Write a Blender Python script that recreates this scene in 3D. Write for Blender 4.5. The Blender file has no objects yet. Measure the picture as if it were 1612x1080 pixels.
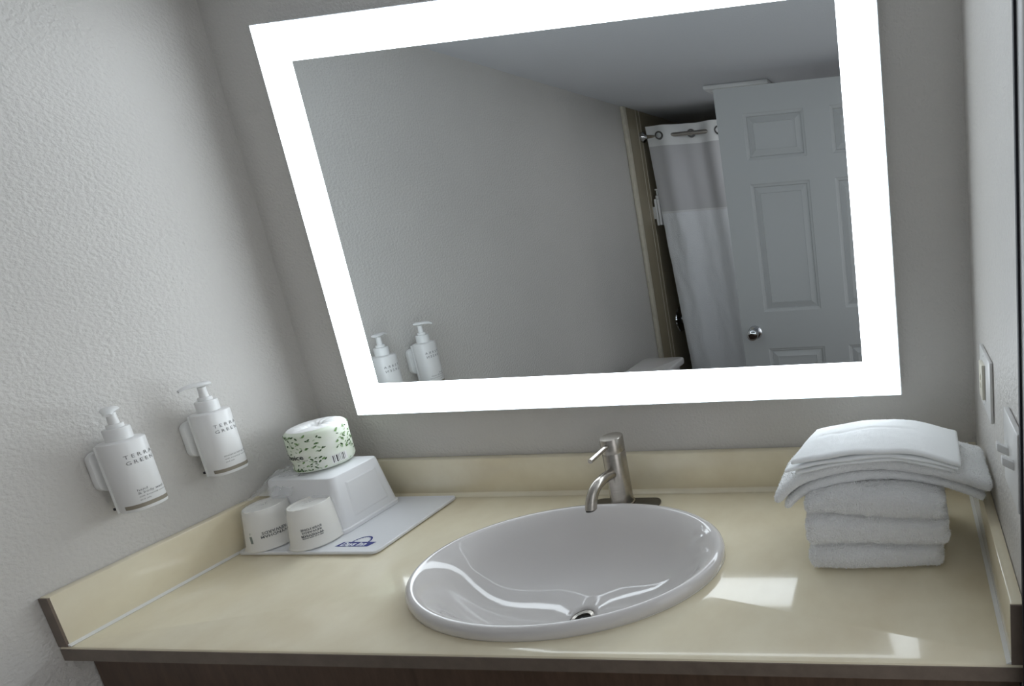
import bpy, bmesh, math, random
from mathutils import Vector, Matrix, noise

random.seed(7)
scene = bpy.context.scene
col = scene.collection
PI = math.pi
ZC = 0.87            # worktop height above the floor; the scene below is laid out from the worktop (z = 0)

# ------------------------------------------------------------------ camera
FW, FH = 1612, 1080
CAM = (1.5259, -1.1315, 0.6737)
YAW, PITCH, ROLL = -0.1137, -0.1968, -0.0805
FPX, PPX, PPY = 829.79, 1335.99, 471.13
cy_, sy_, cp_, sp_ = math.cos(YAW), math.sin(YAW), math.cos(PITCH), math.sin(PITCH)
fwd = Vector((sy_ * cp_, cy_ * cp_, sp_))
rgt = Vector((cy_, -sy_, 0))
upv = rgt.cross(fwd)
r2 = rgt * math.cos(ROLL) + upv * math.sin(ROLL)
u2 = -rgt * math.sin(ROLL) + upv * math.cos(ROLL)
cam_data = bpy.data.cameras.new('camera')
cam = bpy.data.objects.new('camera', cam_data)
col.objects.link(cam)
M = Matrix(((r2.x, u2.x, -fwd.x), (r2.y, u2.y, -fwd.y), (r2.z, u2.z, -fwd.z))).to_4x4()
M.translation = Vector((CAM[0], CAM[1], CAM[2] + ZC))
cam.matrix_world = M
cam_data.sensor_fit = 'HORIZONTAL'
cam_data.sensor_width = 36.0
cam_data.lens = FPX * 36.0 / FW
cam_data.shift_x = (FW / 2 - PPX) / FW
cam_data.shift_y = (PPY - FH / 2) / FW
cam_data.clip_start = 0.02
scene.camera = cam

# ------------------------------------------------------------------ light and exposure
scene.view_settings.view_transform = 'Standard'
scene.view_settings.look = 'None'
scene.view_settings.gamma = 1.0
scene.view_settings.use_curve_mapping = False
scene.view_settings.exposure = 0.0
scene.cycles.use_denoising = True
scene.cycles.max_bounces = 10
scene.cycles.diffuse_bounces = 6
scene.cycles.glossy_bounces = 5
scene.cycles.transparent_max_bounces = 12

world = bpy.data.worlds.new('world')
scene.world = world
world.use_nodes = True
bg = world.node_tree.nodes['Background']
bg.inputs[0].default_value = (0.93, 0.96, 1.0, 1)
bg.inputs[1].default_value = 1.2

LED = 6.1            # radiance of the lit mirror border


def area_light(name, loc, size, size_y, target, power, color):
    d = bpy.data.lights.new(name, 'AREA')
    d.shape = 'RECTANGLE'
    d.size, d.size_y = size, size_y
    d.energy = power
    d.color = color
    o = bpy.data.objects.new(name, d)
    col.objects.link(o)
    o.location = (loc[0], loc[1], loc[2] + ZC)
    v = Vector(target) - Vector(loc)
    o.rotation_euler = v.to_track_quat('-Z', 'Y').to_euler()
    return o


# added area light outside the open doorway, standing in for an unseen window
area_light('doorway_fill', (3.35, -0.86, 0.55), 0.55, 1.5, (0.0, -0.62, 0.25), 2.5, (1.0, 0.97, 0.93))


# ------------------------------------------------------------------ materials
def nodes_of(m):
    m.use_nodes = True
    nt = m.node_tree
    return nt, nt.nodes['Principled BSDF']


def mat(name, c, rough=0.5, metal=0.0, spec=None, coat=0.0, vary=0.0, vscale=8.0,
        bump=0.0, bscale=80.0, bdist=0.002, bdetail=3.0, trans=0.0, ior=1.45, alpha=1.0, sheen=0.0,
        stretch=None, c2=None):
    m = bpy.data.materials.new(name)
    nt, b = nodes_of(m)
    N, L = nt.nodes, nt.links
    b.inputs['Base Color'].default_value = (*c, 1)
    b.inputs['Roughness'].default_value = rough
    b.inputs['Metallic'].default_value = metal
    b.inputs['IOR'].default_value = ior
    if spec is not None:
        b.inputs['Specular IOR Level'].default_value = spec
    if coat:
        b.inputs['Coat Weight'].default_value = coat
        b.inputs['Coat Roughness'].default_value = 0.03
    if trans:
        b.inputs['Transmission Weight'].default_value = trans
    if sheen:
        b.inputs['Sheen Weight'].default_value = sheen
    b.inputs['Alpha'].default_value = alpha
    tc = None
    if vary or bump or c2:
        tc = N.new('ShaderNodeTexCoord')
        src = tc.outputs['Object']
        if stretch:
            mp = N.new('ShaderNodeMapping')
            mp.inputs['Scale'].default_value = stretch
            L.new(src, mp.inputs['Vector'])
            src = mp.outputs['Vector']
    if vary or c2:
        n = N.new('ShaderNodeTexNoise')
        n.inputs['Scale'].default_value = vscale
        n.inputs['Detail'].default_value = 5
        n.inputs['Roughness'].default_value = 0.6
        L.new(src, n.inputs['Vector'])
        r = N.new('ShaderNodeValToRGB')
        r.color_ramp.elements[0].position = 0.3
        r.color_ramp.elements[1].position = 0.7
        if c2:
            r.color_ramp.elements[0].color = (*c2, 1)
            r.color_ramp.elements[1].color = (*c, 1)
        else:
            r.color_ramp.elements[0].color = (*[x * (1 - vary) for x in c], 1)
            r.color_ramp.elements[1].color = (*[min(1, x * (1 + vary)) for x in c], 1)
        L.new(n.outputs['Fac'], r.inputs['Fac'])
        L.new(r.outputs['Color'], b.inputs['Base Color'])
    if bump:
        n2 = N.new('ShaderNodeTexNoise')
        n2.inputs['Scale'].default_value = bscale
        n2.inputs['Detail'].default_value = bdetail
        L.new(src, n2.inputs['Vector'])
        bp = N.new('ShaderNodeBump')
        bp.inputs['Strength'].default_value = bump
        bp.inputs['Distance'].default_value = bdist
        L.new(n2.outputs['Fac'], bp.inputs['Height'])
        L.new(bp.outputs['Normal'], b.inputs['Normal'])
    return m


def emit_mat(name, c, s):
    m = bpy.data.materials.new(name)
    m.use_nodes = True
    nt = m.node_tree
    nt.nodes.clear()
    e = nt.nodes.new('ShaderNodeEmission')
    e.inputs[0].default_value = (*c, 1)
    e.inputs[1].default_value = s
    o = nt.nodes.new('ShaderNodeOutputMaterial')
    nt.links.new(e.outputs[0], o.inputs[0])
    return m


def film_mat(name, c, opacity, rough=0.15):
    m = bpy.data.materials.new(name)
    nt, b = nodes_of(m)
    N, L = nt.nodes, nt.links
    b.inputs['Base Color'].default_value = (*c, 1)
    b.inputs['Roughness'].default_value = rough
    t = N.new('ShaderNodeBsdfTransparent')
    mx = N.new('ShaderNodeMixShader')
    mx.inputs[0].default_value = opacity
    L.new(t.outputs[0], mx.inputs[1])
    L.new(b.outputs[0], mx.inputs[2])
    L.new(mx.outputs[0], N['Material Output'].inputs[0])
    return m


WALL = mat('wall_paint', (0.60, 0.58, 0.55), 0.42, bump=0.55, bscale=150, bdist=0.004, bdetail=2.5, vary=0.03, vscale=3)
CEIL = mat('ceiling_paint', (0.68, 0.69, 0.72), 0.7, bump=0.3, bscale=120, bdist=0.003)
FLOOR = mat('floor_tile', (0.42, 0.37, 0.31), 0.4, vary=0.15, vscale=6)
GROUT = mat('grout', (0.30, 0.27, 0.23), 0.9)
MARBLE = mat('cultured_marble', (0.84, 0.775, 0.595), 0.13, coat=0.5, c2=(0.735, 0.65, 0.47), vscale=6)
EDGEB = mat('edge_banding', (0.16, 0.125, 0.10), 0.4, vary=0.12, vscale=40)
CAULK = mat('caulk', (0.78, 0.77, 0.73), 0.5)
PORC = mat('porcelain', (0.66, 0.635, 0.62), 0.09, coat=0.6)
NICKEL = mat('brushed_nickel', (0.46, 0.43, 0.39), 0.27, 1.0, vary=0.08, vscale=30, stretch=(1, 1, 8))
NICKDK = mat('worn_nickel', (0.17, 0.165, 0.16), 0.35, 1.0)
CHROME = mat('chrome', (0.62, 0.63, 0.65), 0.08, 1.0)
DARK = mat('dark_void', (0.012, 0.012, 0.012), 0.5)
WPLAS = mat('white_plastic', (0.76, 0.76, 0.75), 0.3)
WPLAS2 = mat('white_bottle_plastic', (0.74, 0.735, 0.725), 0.28)
TRAYW = mat('tray_melamine', (0.76, 0.77, 0.79), 0.28)
BUCKW = mat('bucket_plastic', (0.78, 0.785, 0.80), 0.35)
IVORY = mat('ivory_plastic', (0.80, 0.77, 0.66), 0.35)
PAPER = mat('paper_cup', (0.80, 0.78, 0.73), 0.6)
WRAPP = mat('paper_wrap', (0.82, 0.83, 0.78), 0.55, c2=(0.72, 0.80, 0.64), vscale=16)
PAPERW = mat('tissue_paper', (0.84, 0.84, 0.83), 0.8, bump=0.5, bscale=60, bdist=0.004)
FILM = film_mat('clear_film', (0.85, 0.86, 0.87), 0.20, 0.12)
LINER = film_mat('bag_film', (0.84, 0.85, 0.86), 0.34, 0.18)
INK = mat('black_ink', (0.025, 0.025, 0.03), 0.6)
INKG = mat('grey_ink', (0.16, 0.16, 0.16), 0.6)
TAUPE = mat('taupe_ink', (0.26, 0.23, 0.18), 0.6)
BLUE = mat('blue_ink', (0.012, 0.022, 0.20), 0.4)
WINK = mat('white_ink', (0.85, 0.87, 0.92), 0.5)
GRN1 = mat('dark_green_ink', (0.05, 0.11, 0.035), 0.6)
GRN2 = mat('mid_green_ink', (0.20, 0.34, 0.13), 0.6)
GRN3 = mat('pale_green_ink', (0.45, 0.55, 0.38), 0.6)
TERRY = mat('terry_cloth', (0.90, 0.90, 0.895), 0.95, bump=1.0, bscale=300, bdist=0.006, bdetail=3, sheen=0.3)
TERRY2 = mat('bath_terry_cloth', (0.91, 0.915, 0.915), 0.95, bump=0.9, bscale=520, bdist=0.003, bdetail=2, sheen=0.2)
TERRYP = mat('terry_loops', (0.92, 0.92, 0.915), 0.95)
LINEN = mat('flat_weave_cloth', (0.92, 0.935, 0.94), 0.9, bump=0.5, bscale=900, bdist=0.001)
DOORP = mat('door_paint', (0.44, 0.445, 0.44), 0.45)
JAMB = mat('jamb_paint', (0.50, 0.50, 0.50), 0.45)
BLACK = mat('black_gasket', (0.006, 0.006, 0.012), 0.6)
TILE = mat('surround_panel', (0.37, 0.325, 0.235), 0.25, c2=(0.31, 0.265, 0.185), vscale=4, stretch=(1, 1, .25))
TRIMC = mat('surround_trim', (0.60, 0.555, 0.45), 0.35, vary=0.1, vscale=20)
CURT = mat('curtain_cloth', (0.78, 0.79, 0.81), 0.85, bump=0.6, bscale=160, bdist=0.003)
CURTH = mat('curtain_header_cloth', (0.82, 0.82, 0.81), 0.85)
SHEER = film_mat('curtain_sheer', (0.62, 0.61, 0.62), 0.90, 0.9)
WOOD = mat('cabinet_wood', (0.085, 0.05, 0.032), 0.45, vary=0.25, vscale=12, stretch=(6, 6, 1))
EDGE = mat('glass_edge', (0.78, 0.82, 0.86), 0.25)
SEAM = mat('white_seam', (0.72, 0.72, 0.72), 0.8)


def mirror_mat():
    m = bpy.data.materials.new('mirror_silver')
    nt, b = nodes_of(m)
    b.inputs['Base Color'].default_value = (0.70, 0.725, 0.735, 1)
    b.inputs['Metallic'].default_value = 1.0
    b.inputs['Roughness'].default_value = 0.0
    return m


MIRROR = mirror_mat()
LENS = emit_mat('fill_lens_glow', (0.97, 0.98, 1.0), 48.0)
GLOW = emit_mat('lit_frosted_border', (0.86, 0.94, 1.0), LED)


# ------------------------------------------------------------------ object helpers
def origin_of(o):
    v = Vector((0, 0, 0))
    while o is not None:
        v += o.location
        o = o.parent
    return v


def obj(name, verts, faces, m, parent=None, smooth=False, loc=None, mats=None, fmat=None, angle=None):
    """link one mesh object; verts are in scene coordinates, made local to the parent or to loc"""
    base = Vector(loc) if loc is not None else Vector((0, 0, 0))
    po = origin_of(parent) if parent is not None else Vector((0, 0, 0))
    off = base if loc is not None else po
    me = bpy.data.meshes.new(name)
    me.from_pydata([tuple(Vector(v) - off) for v in verts], [], faces)
    bm = bmesh.new()
    bm.from_mesh(me)
    bmesh.ops.recalc_face_normals(bm, faces=bm.faces)
    bm.to_mesh(me)
    bm.free()
    me.materials.append(m)
    for x in (mats or []):
        me.materials.append(x)
    if fmat:
        for p, i in zip(me.polygons, fmat):
            p.material_index = i
    if smooth:
        for p in me.polygons:
            p.use_smooth = True
        if angle:
            me.set_sharp_from_angle(angle=math.radians(angle))
    o = bpy.data.objects.new(name, me)
    col.objects.link(o)
    if parent is not None:
        o.parent = parent
        o.location = base - po if loc is not None else (0, 0, 0)
    else:
        o.location = base
    return o


def thing(name, label, cat, loc, group=None):
    o = bpy.data.objects.new(name, None)
    o.empty_display_size = 0.03
    col.objects.link(o)
    o.location = loc
    return tag(o, label, cat, group)


def tag(o, label=None, cat=None, group=None, kind=None):
    if label:
        o['label'] = label
    if cat:
        o['category'] = cat
    if group:
        o['group'] = group
    if kind:
        o['kind'] = kind
    return o


def box_geo(lo, hi):
    x0, y0, z0 = lo
    x1, y1, z1 = hi
    v = [(x0, y0, z0), (x1, y0, z0), (x1, y1, z0), (x0, y1, z0), (x0, y0, z1), (x1, y0, z1), (x1, y1, z1), (x0, y1, z1)]
    f = [(0, 3, 2, 1), (4, 5, 6, 7), (0, 1, 5, 4), (1, 2, 6, 5), (2, 3, 7, 6), (3, 0, 4, 7)]
    return v, f


def bevelled(v, f, w, seg=2):
    bm = bmesh.new()
    vs = [bm.verts.new(p) for p in v]
    for q in f:
        bm.faces.new([vs[i] for i in q])
    bmesh.ops.recalc_face_normals(bm, faces=bm.faces)
    bmesh.ops.bevel(bm, geom=list(bm.edges), offset=w, segments=seg, affect='EDGES', profile=0.5)
    bm.verts.index_update()
    V = [tuple(p.co) for p in bm.verts]
    F = [tuple(p.index for p in q.verts) for q in bm.faces]
    bm.free()
    return V, F


def box(name, lo, hi, m, parent=None, bevel=0.0, seg=2, loc=None, xf=None):
    lo2 = tuple(min(a, b) for a, b in zip(lo, hi))
    hi2 = tuple(max(a, b) for a, b in zip(lo, hi))
    v, f = box_geo(lo2, hi2)
    if bevel:
        v, f = bevelled(v, f, bevel, seg)
    if xf:
        v = [xf(Vector(p)) for p in v]
    return obj(name, v, f, m, parent, smooth=bool(bevel), loc=loc, angle=40)


def lathe_geo(profile, c, seg=48, ax=(1, 1), close_top=False, close_bot=False):
    v, f = [], []
    n = len(profile)
    for (r, z) in profile:
        for k in range(seg):
            a = 2 * PI * k / seg
            v.append((c[0] + r * ax[0] * math.cos(a), c[1] + r * ax[1] * math.sin(a), c[2] + z))
    for i in range(n - 1):
        for k in range(seg):
            k2 = (k + 1) % seg
            f.append((i * seg + k, i * seg + k2, (i + 1) * seg + k2, (i + 1) * seg + k))
    if close_bot:
        f.append(tuple(reversed(range(seg))))
    if close_top:
        f.append(tuple((n - 1) * seg + k for k in range(seg)))
    return v, f


def lathe(name, profile, c, m, parent=None, seg=48, ax=(1, 1), top=False, bot=False, angle=35, loc=None, xf=None):
    v, f = lathe_geo(profile, c, seg, ax, top, bot)
    if xf:
        v = [xf(Vector(p)) for p in v]
    return obj(name, v, f, m, parent, True, loc=loc, angle=angle)


def tube_geo(path, rad, seg=20, caps=True):
    P = [Vector(p) for p in path]
    n = len(P)
    R = rad if isinstance(rad, (list, tuple)) else [rad] * n
    v, f = [], []
    t0 = (P[1] - P[0]).normalized()
    a = Vector((0, 0, 1)) if abs(t0.z) < 0.9 else Vector((1, 0, 0))
    nrm = (a - t0 * a.dot(t0)).normalized()
    for i in range(n):
        t = ((P[min(i + 1, n - 1)] - P[max(i - 1, 0)])).normalized()
        nrm = (nrm - t * nrm.dot(t)).normalized()
        b = t.cross(nrm)
        for k in range(seg):
            an = 2 * PI * k / seg
            v.append(tuple(P[i] + (nrm * math.cos(an) + b * math.sin(an)) * R[i]))
    for i in range(n - 1):
        for k in range(seg):
            k2 = (k + 1) % seg
            f.append((i * seg + k, i * seg + k2, (i + 1) * seg + k2, (i + 1) * seg + k))
    if caps:
        f.append(tuple(reversed(range(seg))))
        f.append(tuple((n - 1) * seg + k for k in range(seg)))
    return v, f


def tube(name, path, rad, m, parent=None, seg=20, loc=None, angle=50):
    v, f = tube_geo(path, rad, seg)
    return obj(name, v, f, m, parent, True, loc=loc, angle=angle)


def bez(p0, p1, p2, p3, n):
    out = []
    for i in range(n + 1):
        t = i / n
        out.append(tuple((1 - t) ** 3 * a + 3 * (1 - t) ** 2 * t * b + 3 * (1 - t) * t * t * c + t ** 3 * d
                         for a, b, c, d in zip(p0, p1, p2, p3)))
    return out


def prism(name, poly, z0, z1, m, parent=None, bevel=0.0, seg=2, loc=None, xf=None):
    n = len(poly)
    v = [(x, y, z0) for x, y in poly] + [(x, y, z1) for x, y in poly]
    f = [tuple(reversed(range(n))), tuple(range(n, 2 * n))] + [(i, (i + 1) % n, n + (i + 1) % n, n + i) for i in range(n)]
    if bevel:
        v, f = bevelled(v, f, bevel, seg)
    if xf:
        v = [xf(Vector(p)) for p in v]
    return obj(name, v, f, m, parent, True, loc=loc, angle=40)


def rrect(x0, y0, x1, y1, r, n=6):
    out = []
    for cx, cy, a0 in ((x1 - r, y1 - r, 0), (x0 + r, y1 - r, 90), (x0 + r, y0 + r, 180), (x1 - r, y0 + r, 270)):
        for k in range(n + 1):
            a = math.radians(a0 + 90 * k / n)
            out.append((cx + r * math.cos(a), cy + r * math.sin(a)))
    return out


_tcache = {}


def text_geo(s, size, spacing=1.0, bold=0.0, shear=0.0):
    """flat letter outlines of the built-in font: (verts2d, faces), left-aligned on the baseline"""
    key = (s, size, spacing, bold, shear)
    if key in _tcache:
        return _tcache[key]
    cu = bpy.data.curves.new('t', 'FONT')
    cu.body = s
    cu.size = size
    cu.space_character = spacing
    cu.offset = bold
    cu.shear = shear
    cu.resolution_u = 2
    o = bpy.data.objects.new('t', cu)
    col.objects.link(o)
    dg = bpy.context.evaluated_depsgraph_get()
    me = bpy.data.meshes.new_from_object(o.evaluated_get(dg))
    v = [(p.co.x, p.co.y) for p in me.vertices]
    f = [tuple(p.vertices) for p in me.polygons]
    bpy.data.objects.remove(o)
    bpy.data.curves.remove(cu)
    bpy.data.meshes.remove(me)
    _tcache[key] = (v, f)
    return v, f


def text(name, s, size, m, parent, place, spacing=1.0, align='L', bold=0.0, shear=0.0):
    v, f = text_geo(s, size, spacing, bold, shear)
    if not v:
        return None
    w = max(p[0] for p in v)
    o = {'L': 0, 'C': -w / 2, 'R': -w}[align]
    return obj(name, [place(x + o, y) for x, y in v], f, m, parent)


def struct(o):
    o['kind'] = 'structure'
    return o


# ------------------------------------------------------------------ the room
W = 1.662            # clear width between the side walls
D = 0.484            # worktop depth
CZ, FZ = 1.25, -ZC   # ceiling and floor
YB = -2.80           # far end of the tub recess
DY0, DY1, DZ = -0.50, -1.305, 1.175      # doorway in the right wall

fl = struct(box('floor', (-0.1, 0.1, FZ - 0.1), (4.2, YB - 0.1, FZ), GROUT))
k = 0
tile_me = None
for i in range(6):
    for j in range(9):
        x0, y0 = 0.0 + i * 0.305, -0.005 - j * 0.305
        x1, y1 = min(x0 + 0.301, W), max(y0 - 0.301, YB)
        if x1 - x0 < .02 or y0 - y1 < .02:
            continue
        if y0 < -2.02:
            continue
        box('tile', (x0 + .002, y0, FZ), (x1, y1, FZ + 0.004), FLOOR, fl, bevel=0.001, seg=1)
struct(box('ceiling', (-0.1, 0.1, CZ), (W + 0.12, YB - 0.1, CZ + 0.1), CEIL))
struct(box('wall_back', (-0.1, 0.0, FZ), (W + 0.12, 0.1, CZ), WALL))
struct(box('wall_left', (-0.1, 0.0, FZ), (0.0, YB, CZ), WALL))
struct(box('wall_rear', (-0.1, YB, FZ), (W + 0.12, YB - 0.1, CZ), WALL))


def wall_right():
    x0, x1 = W, W + 0.12
    v, f = [], []
    for lo, hi in (((x0, 0, FZ), (x1, DY0, CZ)), ((x0, DY1, FZ), (x1, YB, CZ)), ((x0, DY0, DZ), (x1, DY1, CZ))):
        lo2 = tuple(min(a, b) for a, b in zip(lo, hi))
        hi2 = tuple(max(a, b) for a, b in zip(lo, hi))
        a, b = box_geo(lo2, hi2)
        n = len(v)
        v += a
        f += [tuple(i + n for i in q) for q in b]
    bm = bmesh.new()
    vs = [bm.verts.new(p) for p in v]
    for q in f:
        bm.faces.new([vs[i] for i in q])
    bmesh.ops.remove_doubles(bm, verts=bm.verts, dist=1e-5)
    bm.verts.index_update()
    V = [tuple(p.co) for p in bm.verts]
    F = [tuple(p.index for p in q.verts) for q in bm.faces]
    bm.free()
    return struct(obj('wall_right', V, F, WALL))


wall_right()

# door frame in the opening: near jamb (just inside the picture's right edge), far jamb, head
tr = struct(box('trim_1', (W - 0.004, DY0 - 0.004, FZ), (W + 0.124, DY0 - 0.034, DZ - 0.0), JAMB, bevel=0.002))
box('gasket', (W - 0.007, DY0 + 0.002, FZ), (W + 0.02, DY0 - 0.006, DZ), BLACK, tr)
struct(box('trim_2', (W - 0.0, DY1 + 0.03, FZ), (W + 0.124, DY1, DZ), JAMB, bevel=0.002))
struct(box('trim_3', (W - 0.0, DY0 - 0.034, DZ - 0.03), (W + 0.124, DY1 + 0.03, DZ), JAMB, bevel=0.002))

# six-panel door, swung open and standing behind the camera
DX0, DX1, DYF, DZ0, DZ1 = 0.746, 1.628, -1.262, FZ + 0.012, 1.158
door = struct(box('door_1', (DX0, DYF - 0.012, DZ0), (DX1, DYF - 0.036, DZ1), DOORP))
door['label'] = 'grey six-panel door standing open, seen in the mirror'


def door_face(parent, y, s):
    """stiles and rails proud of the slab, and raised panels set into them"""
    xs = [(0.862, 1.130), (1.242, 1.510)]
    zs = [(0.850, 1.048), (0.168, 0.748), (-0.72, -0.009)]
    t = 0.012 * s
    rails = [('rail', DX0, DX1, zs[0][1], DZ1), ('rail', DX0, DX1, zs[1][1], zs[0][0]), ('rail', DX0, DX1, zs[2][1], zs[1][0]), ('rail', DX0, DX1, DZ0, zs[2][0])]
    stiles = []
    for za, zb in zs:
        stiles += [('stile', DX0, xs[0][0], za, zb), ('stile', xs[0][1], xs[1][0], za, zb), ('stile', xs[1][1], DX1, za, zb)]
    for nm, xa, xb, za, zb in rails + stiles:
        box(nm, (xa, y, za), (xb, y + t, zb), DOORP, parent)
    for xa, xb in xs:
        for za, zb in zs:
            # moulding slopes in, then a raised field
            rings = [(0.0, 1.0), (0.004, 0.80), (0.013, 0.60), (0.016, 0.10), (0.042, 0.78), (0.043, 0.55)]
            v, f = [], []
            for d, h in rings:
                v += [(xa + d, y + t * h, za + d), (xb - d, y + t * h, za + d), (xb - d, y + t * h, zb - d), (xa + d, y + t * h, zb - d)]
            for r in range(len(rings) - 1):
                for q in range(4):
                    q2 = (q + 1) % 4
                    f.append((r * 4 + q, r * 4 + q2, r * 4 + 4 + q2, r * 4 + 4 + q))
            n = 4 * (len(rings) - 1)
            f.append((n, n + 1, n + 2, n + 3))
            obj('door_panel', v, f, DOORP, parent)


door_face(door, DYF - 0.012, 1)
kx, kz = DX0 + 0.062, 0.073
for s, y in ((1, DYF),):
    kn = thing('door_knob_set', None, None, (kx, y, kz))
    kn.parent = door
    kn.location = (kx, y, kz)
    rot = lambda c: (lambda p: Vector((c[0] + (p.x - c[0]), c[1] + (p.z - c[2]), c[2] - (p.y - c[1]))))
    lathe('rose', [(0.033, 0), (0.033, 0.003), (0.028, 0.009), (0.014, 0.011)], (kx, y, kz), CHROME, kn, 32, top=True, xf=rot((kx, y, kz)))
    lathe('knob', [(0.011, 0.008), (0.011, 0.026), (0.020, 0.032), (0.0265, 0.044), (0.025, 0.056), (0.017, 0.061), (0.008, 0.0615)], (kx, y, kz), CHROME, kn, 32, top=True, xf=rot((kx, y, kz)))

# bathtub recess: wall panels, cream trim strip
sur = struct(box('wall_surround_left', (0.0, -1.90, -0.42), (0.012, YB, CZ - 0.001), TILE))
for yy in (-2.02, -2.06):
    box('groove_line', (0.012, yy, -0.42), (0.0128, yy - 0.006, CZ - 0.002), TRIMC, sur)
struct(box('wall_surround_rear', (0.012, YB + 0.012, -0.42), (W, YB, CZ - 0.001), TILE))
struct(box('wall_surround_right', (W, -1.90, -0.42), (W - 0.012, YB + 0.012, CZ - 0.001), TILE))
struct(box('trim_4', (0.0, -1.868, -0.42), (0.020, -1.905, CZ - 0.001), TRIMC, bevel=0.006))


# ------------------------------------------------------------------ vanity worktop with basin cut-out
SX, SY, SA, SB = 0.838, -0.2805, 0.304, 0.1765       # basin centre and half-axes
T, H = 0.020, 0.100                                 # splash thickness and height
TH = 0.028
vt = thing('vanity_counter', 'cream cultured-marble vanity top with low splashbacks along three walls', 'countertop', (W / 2, -D / 2, -TH))


def slab(parent):
    x0, x1, y0, y1 = 0.001, W - 0.001, -D, -0.001
    N = 112
    ang = [2 * PI * i / N for i in range(N)]
    for cx, cy in ((x0, y0), (x1, y0), (x1, y1), (x0, y1)):
        ang.append(math.atan2((cy - SY), (cx - SX)) % (2 * PI))
    ang = sorted(ang)
    n = len(ang)
    inner, outer = [], []
    for a in ang:
        c, s = math.cos(a), math.sin(a)
        t = 1e9
        if c > 1e-9: t = min(t, (x1 - SX) / c)
        if c < -1e-9: t = min(t, (x0 - SX) / c)
        if s > 1e-9: t = min(t, (y1 - SY) / s)
        if s < -1e-9: t = min(t, (y0 - SY) / s)
        outer.append((SX + c * t, SY + s * t))
        r = 1 / math.sqrt((c / (SA * .93)) ** 2 + (s / (SB * .93)) ** 2)
        inner.append((SX + c * r, SY + s * r))
    def inset(p, d):
        return (p[0], max(p[1], y0 + d))
    rings = [[(x, y, -TH) for x, y in inner], [(x, y, 0) for x, y in inner],
             [(*inset(p, 0.006), 0) for p in outer], [(*inset(p, 0.0018), -0.0018) for p in outer], [(x, y, -0.006) for x, y in outer], [(x, y, -TH) for x, y in outer]]
    v = [p for r in rings for p in r]
    f = []
    m = len(rings)
    for r in range(m):
        r2_ = (r + 1) % m
        for i in range(n):
            j = (i + 1) % n
            f.append((r * n + i, r * n + j, r2_ * n + j, r2_ * n + i))
    return obj('slab', v, f, MARBLE, parent, True, angle=35)


slab(vt)
box('backsplash', (T, -0.0005, 0.0), (W - T, -T, H), MARBLE, vt, bevel=0.003)
box('side_splash', (0.0005, -0.0005, 0.0), (T, -D + 0.001, H), MARBLE, vt, bevel=0.0025)
box('side_splash', (W - 0.0005, -0.0005, 0.0), (W - T, -D + 0.001, H), MARBLE, vt, bevel=0.0025)
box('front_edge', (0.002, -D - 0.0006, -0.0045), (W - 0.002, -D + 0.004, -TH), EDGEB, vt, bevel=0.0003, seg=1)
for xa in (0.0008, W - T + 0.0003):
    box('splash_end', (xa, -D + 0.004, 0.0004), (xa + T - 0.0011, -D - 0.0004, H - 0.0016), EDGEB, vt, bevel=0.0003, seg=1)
for xa, xb in ((T - .001, T + 0.006), (W - T - 0.0065, W - T + .001)):
    v = [(xa, -D + .001, 0.0005), (xb, -D + .001, 0.0005), (xb, -T, 0.0005), (xa, -T, 0.0005),
         (xa, -D + .001, 0.005), (xb, -D + .001, 0.0012), (xb, -T, 0.0012), (xa, -T, 0.005)]
    if xa > 1:
        v = [(xa, -D + .001, 0.0005), (xb, -D + .001, 0.0005), (xb, -T, 0.0005), (xa, -T, 0.0005),
             (xa, -D + .001, 0.0012), (xb, -D + .001, 0.005), (xb, -T, 0.005), (xa, -T, 0.0012)]
    obj('caulk_line', v, [(0, 3, 2, 1), (4, 5, 6, 7), (0, 1, 5, 4), (1, 2, 6, 5), (2, 3, 7, 6), (3, 0, 4, 7)], CAULK, vt)
v, f = [], []
for i, (y, z) in enumerate([(-T + .001, 0.0005), (-T + .001, .010), (-T - .003, .0035), (-T - .010, 0.0005)]):
    v += [(T, y, z), (W - T, y, z)]
f = [(0, 2, 3, 1), (2, 4, 5, 3), (4, 6, 7, 5), (6, 0, 1, 7), (0, 6, 4, 2), (1, 3, 5, 7)]
obj('cove_joint', v, f, MARBLE, vt, True, angle=60)

# cabinet below: side panels, doors with knobs, plinth
vc = thing('vanity_cabinet', 'dark wooden vanity cabinet under the cream worktop', 'cabinet', (W / 2, -D / 2, FZ))
box('carcass', (0.004, -0.004, FZ + 0.09), (W - 0.004, -D + 0.045, -TH - 0.20), WOOD, vc)
box('face_frame', (0.004, -D + 0.045, FZ + 0.09), (W - 0.004, -D + 0.026, -TH - 0.0005), WOOD, vc)
box('plinth', (0.004, -0.004, FZ + .004), (W - 0.004, -D + 0.09, FZ + 0.09), WOOD, vc)
for i in range(4):
    xa = 0.03 + i * 0.402
    dr = box('cabinet_door', (xa, -D + 0.0255, FZ + 0.13), (xa + 0.39, -D + 0.008, -TH - 0.10), WOOD, vc, bevel=0.003)
    kx2 = xa + (0.355 if i % 2 == 0 else 0.035)
    lathe('knob', [(0.006, 0), (0.006, 0.012), (0.014, 0.016), (0.013, 0.024), (0.004, 0.026)], (kx2, -D + 0.008, -0.2), NICKEL, dr, 20,
          top=True, xf=lambda p, c=(kx2, -D + 0.008, -0.2): Vector((p.x, c[1] - (p.z - c[2]), c[2] + (p.y - c[1]))))

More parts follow.
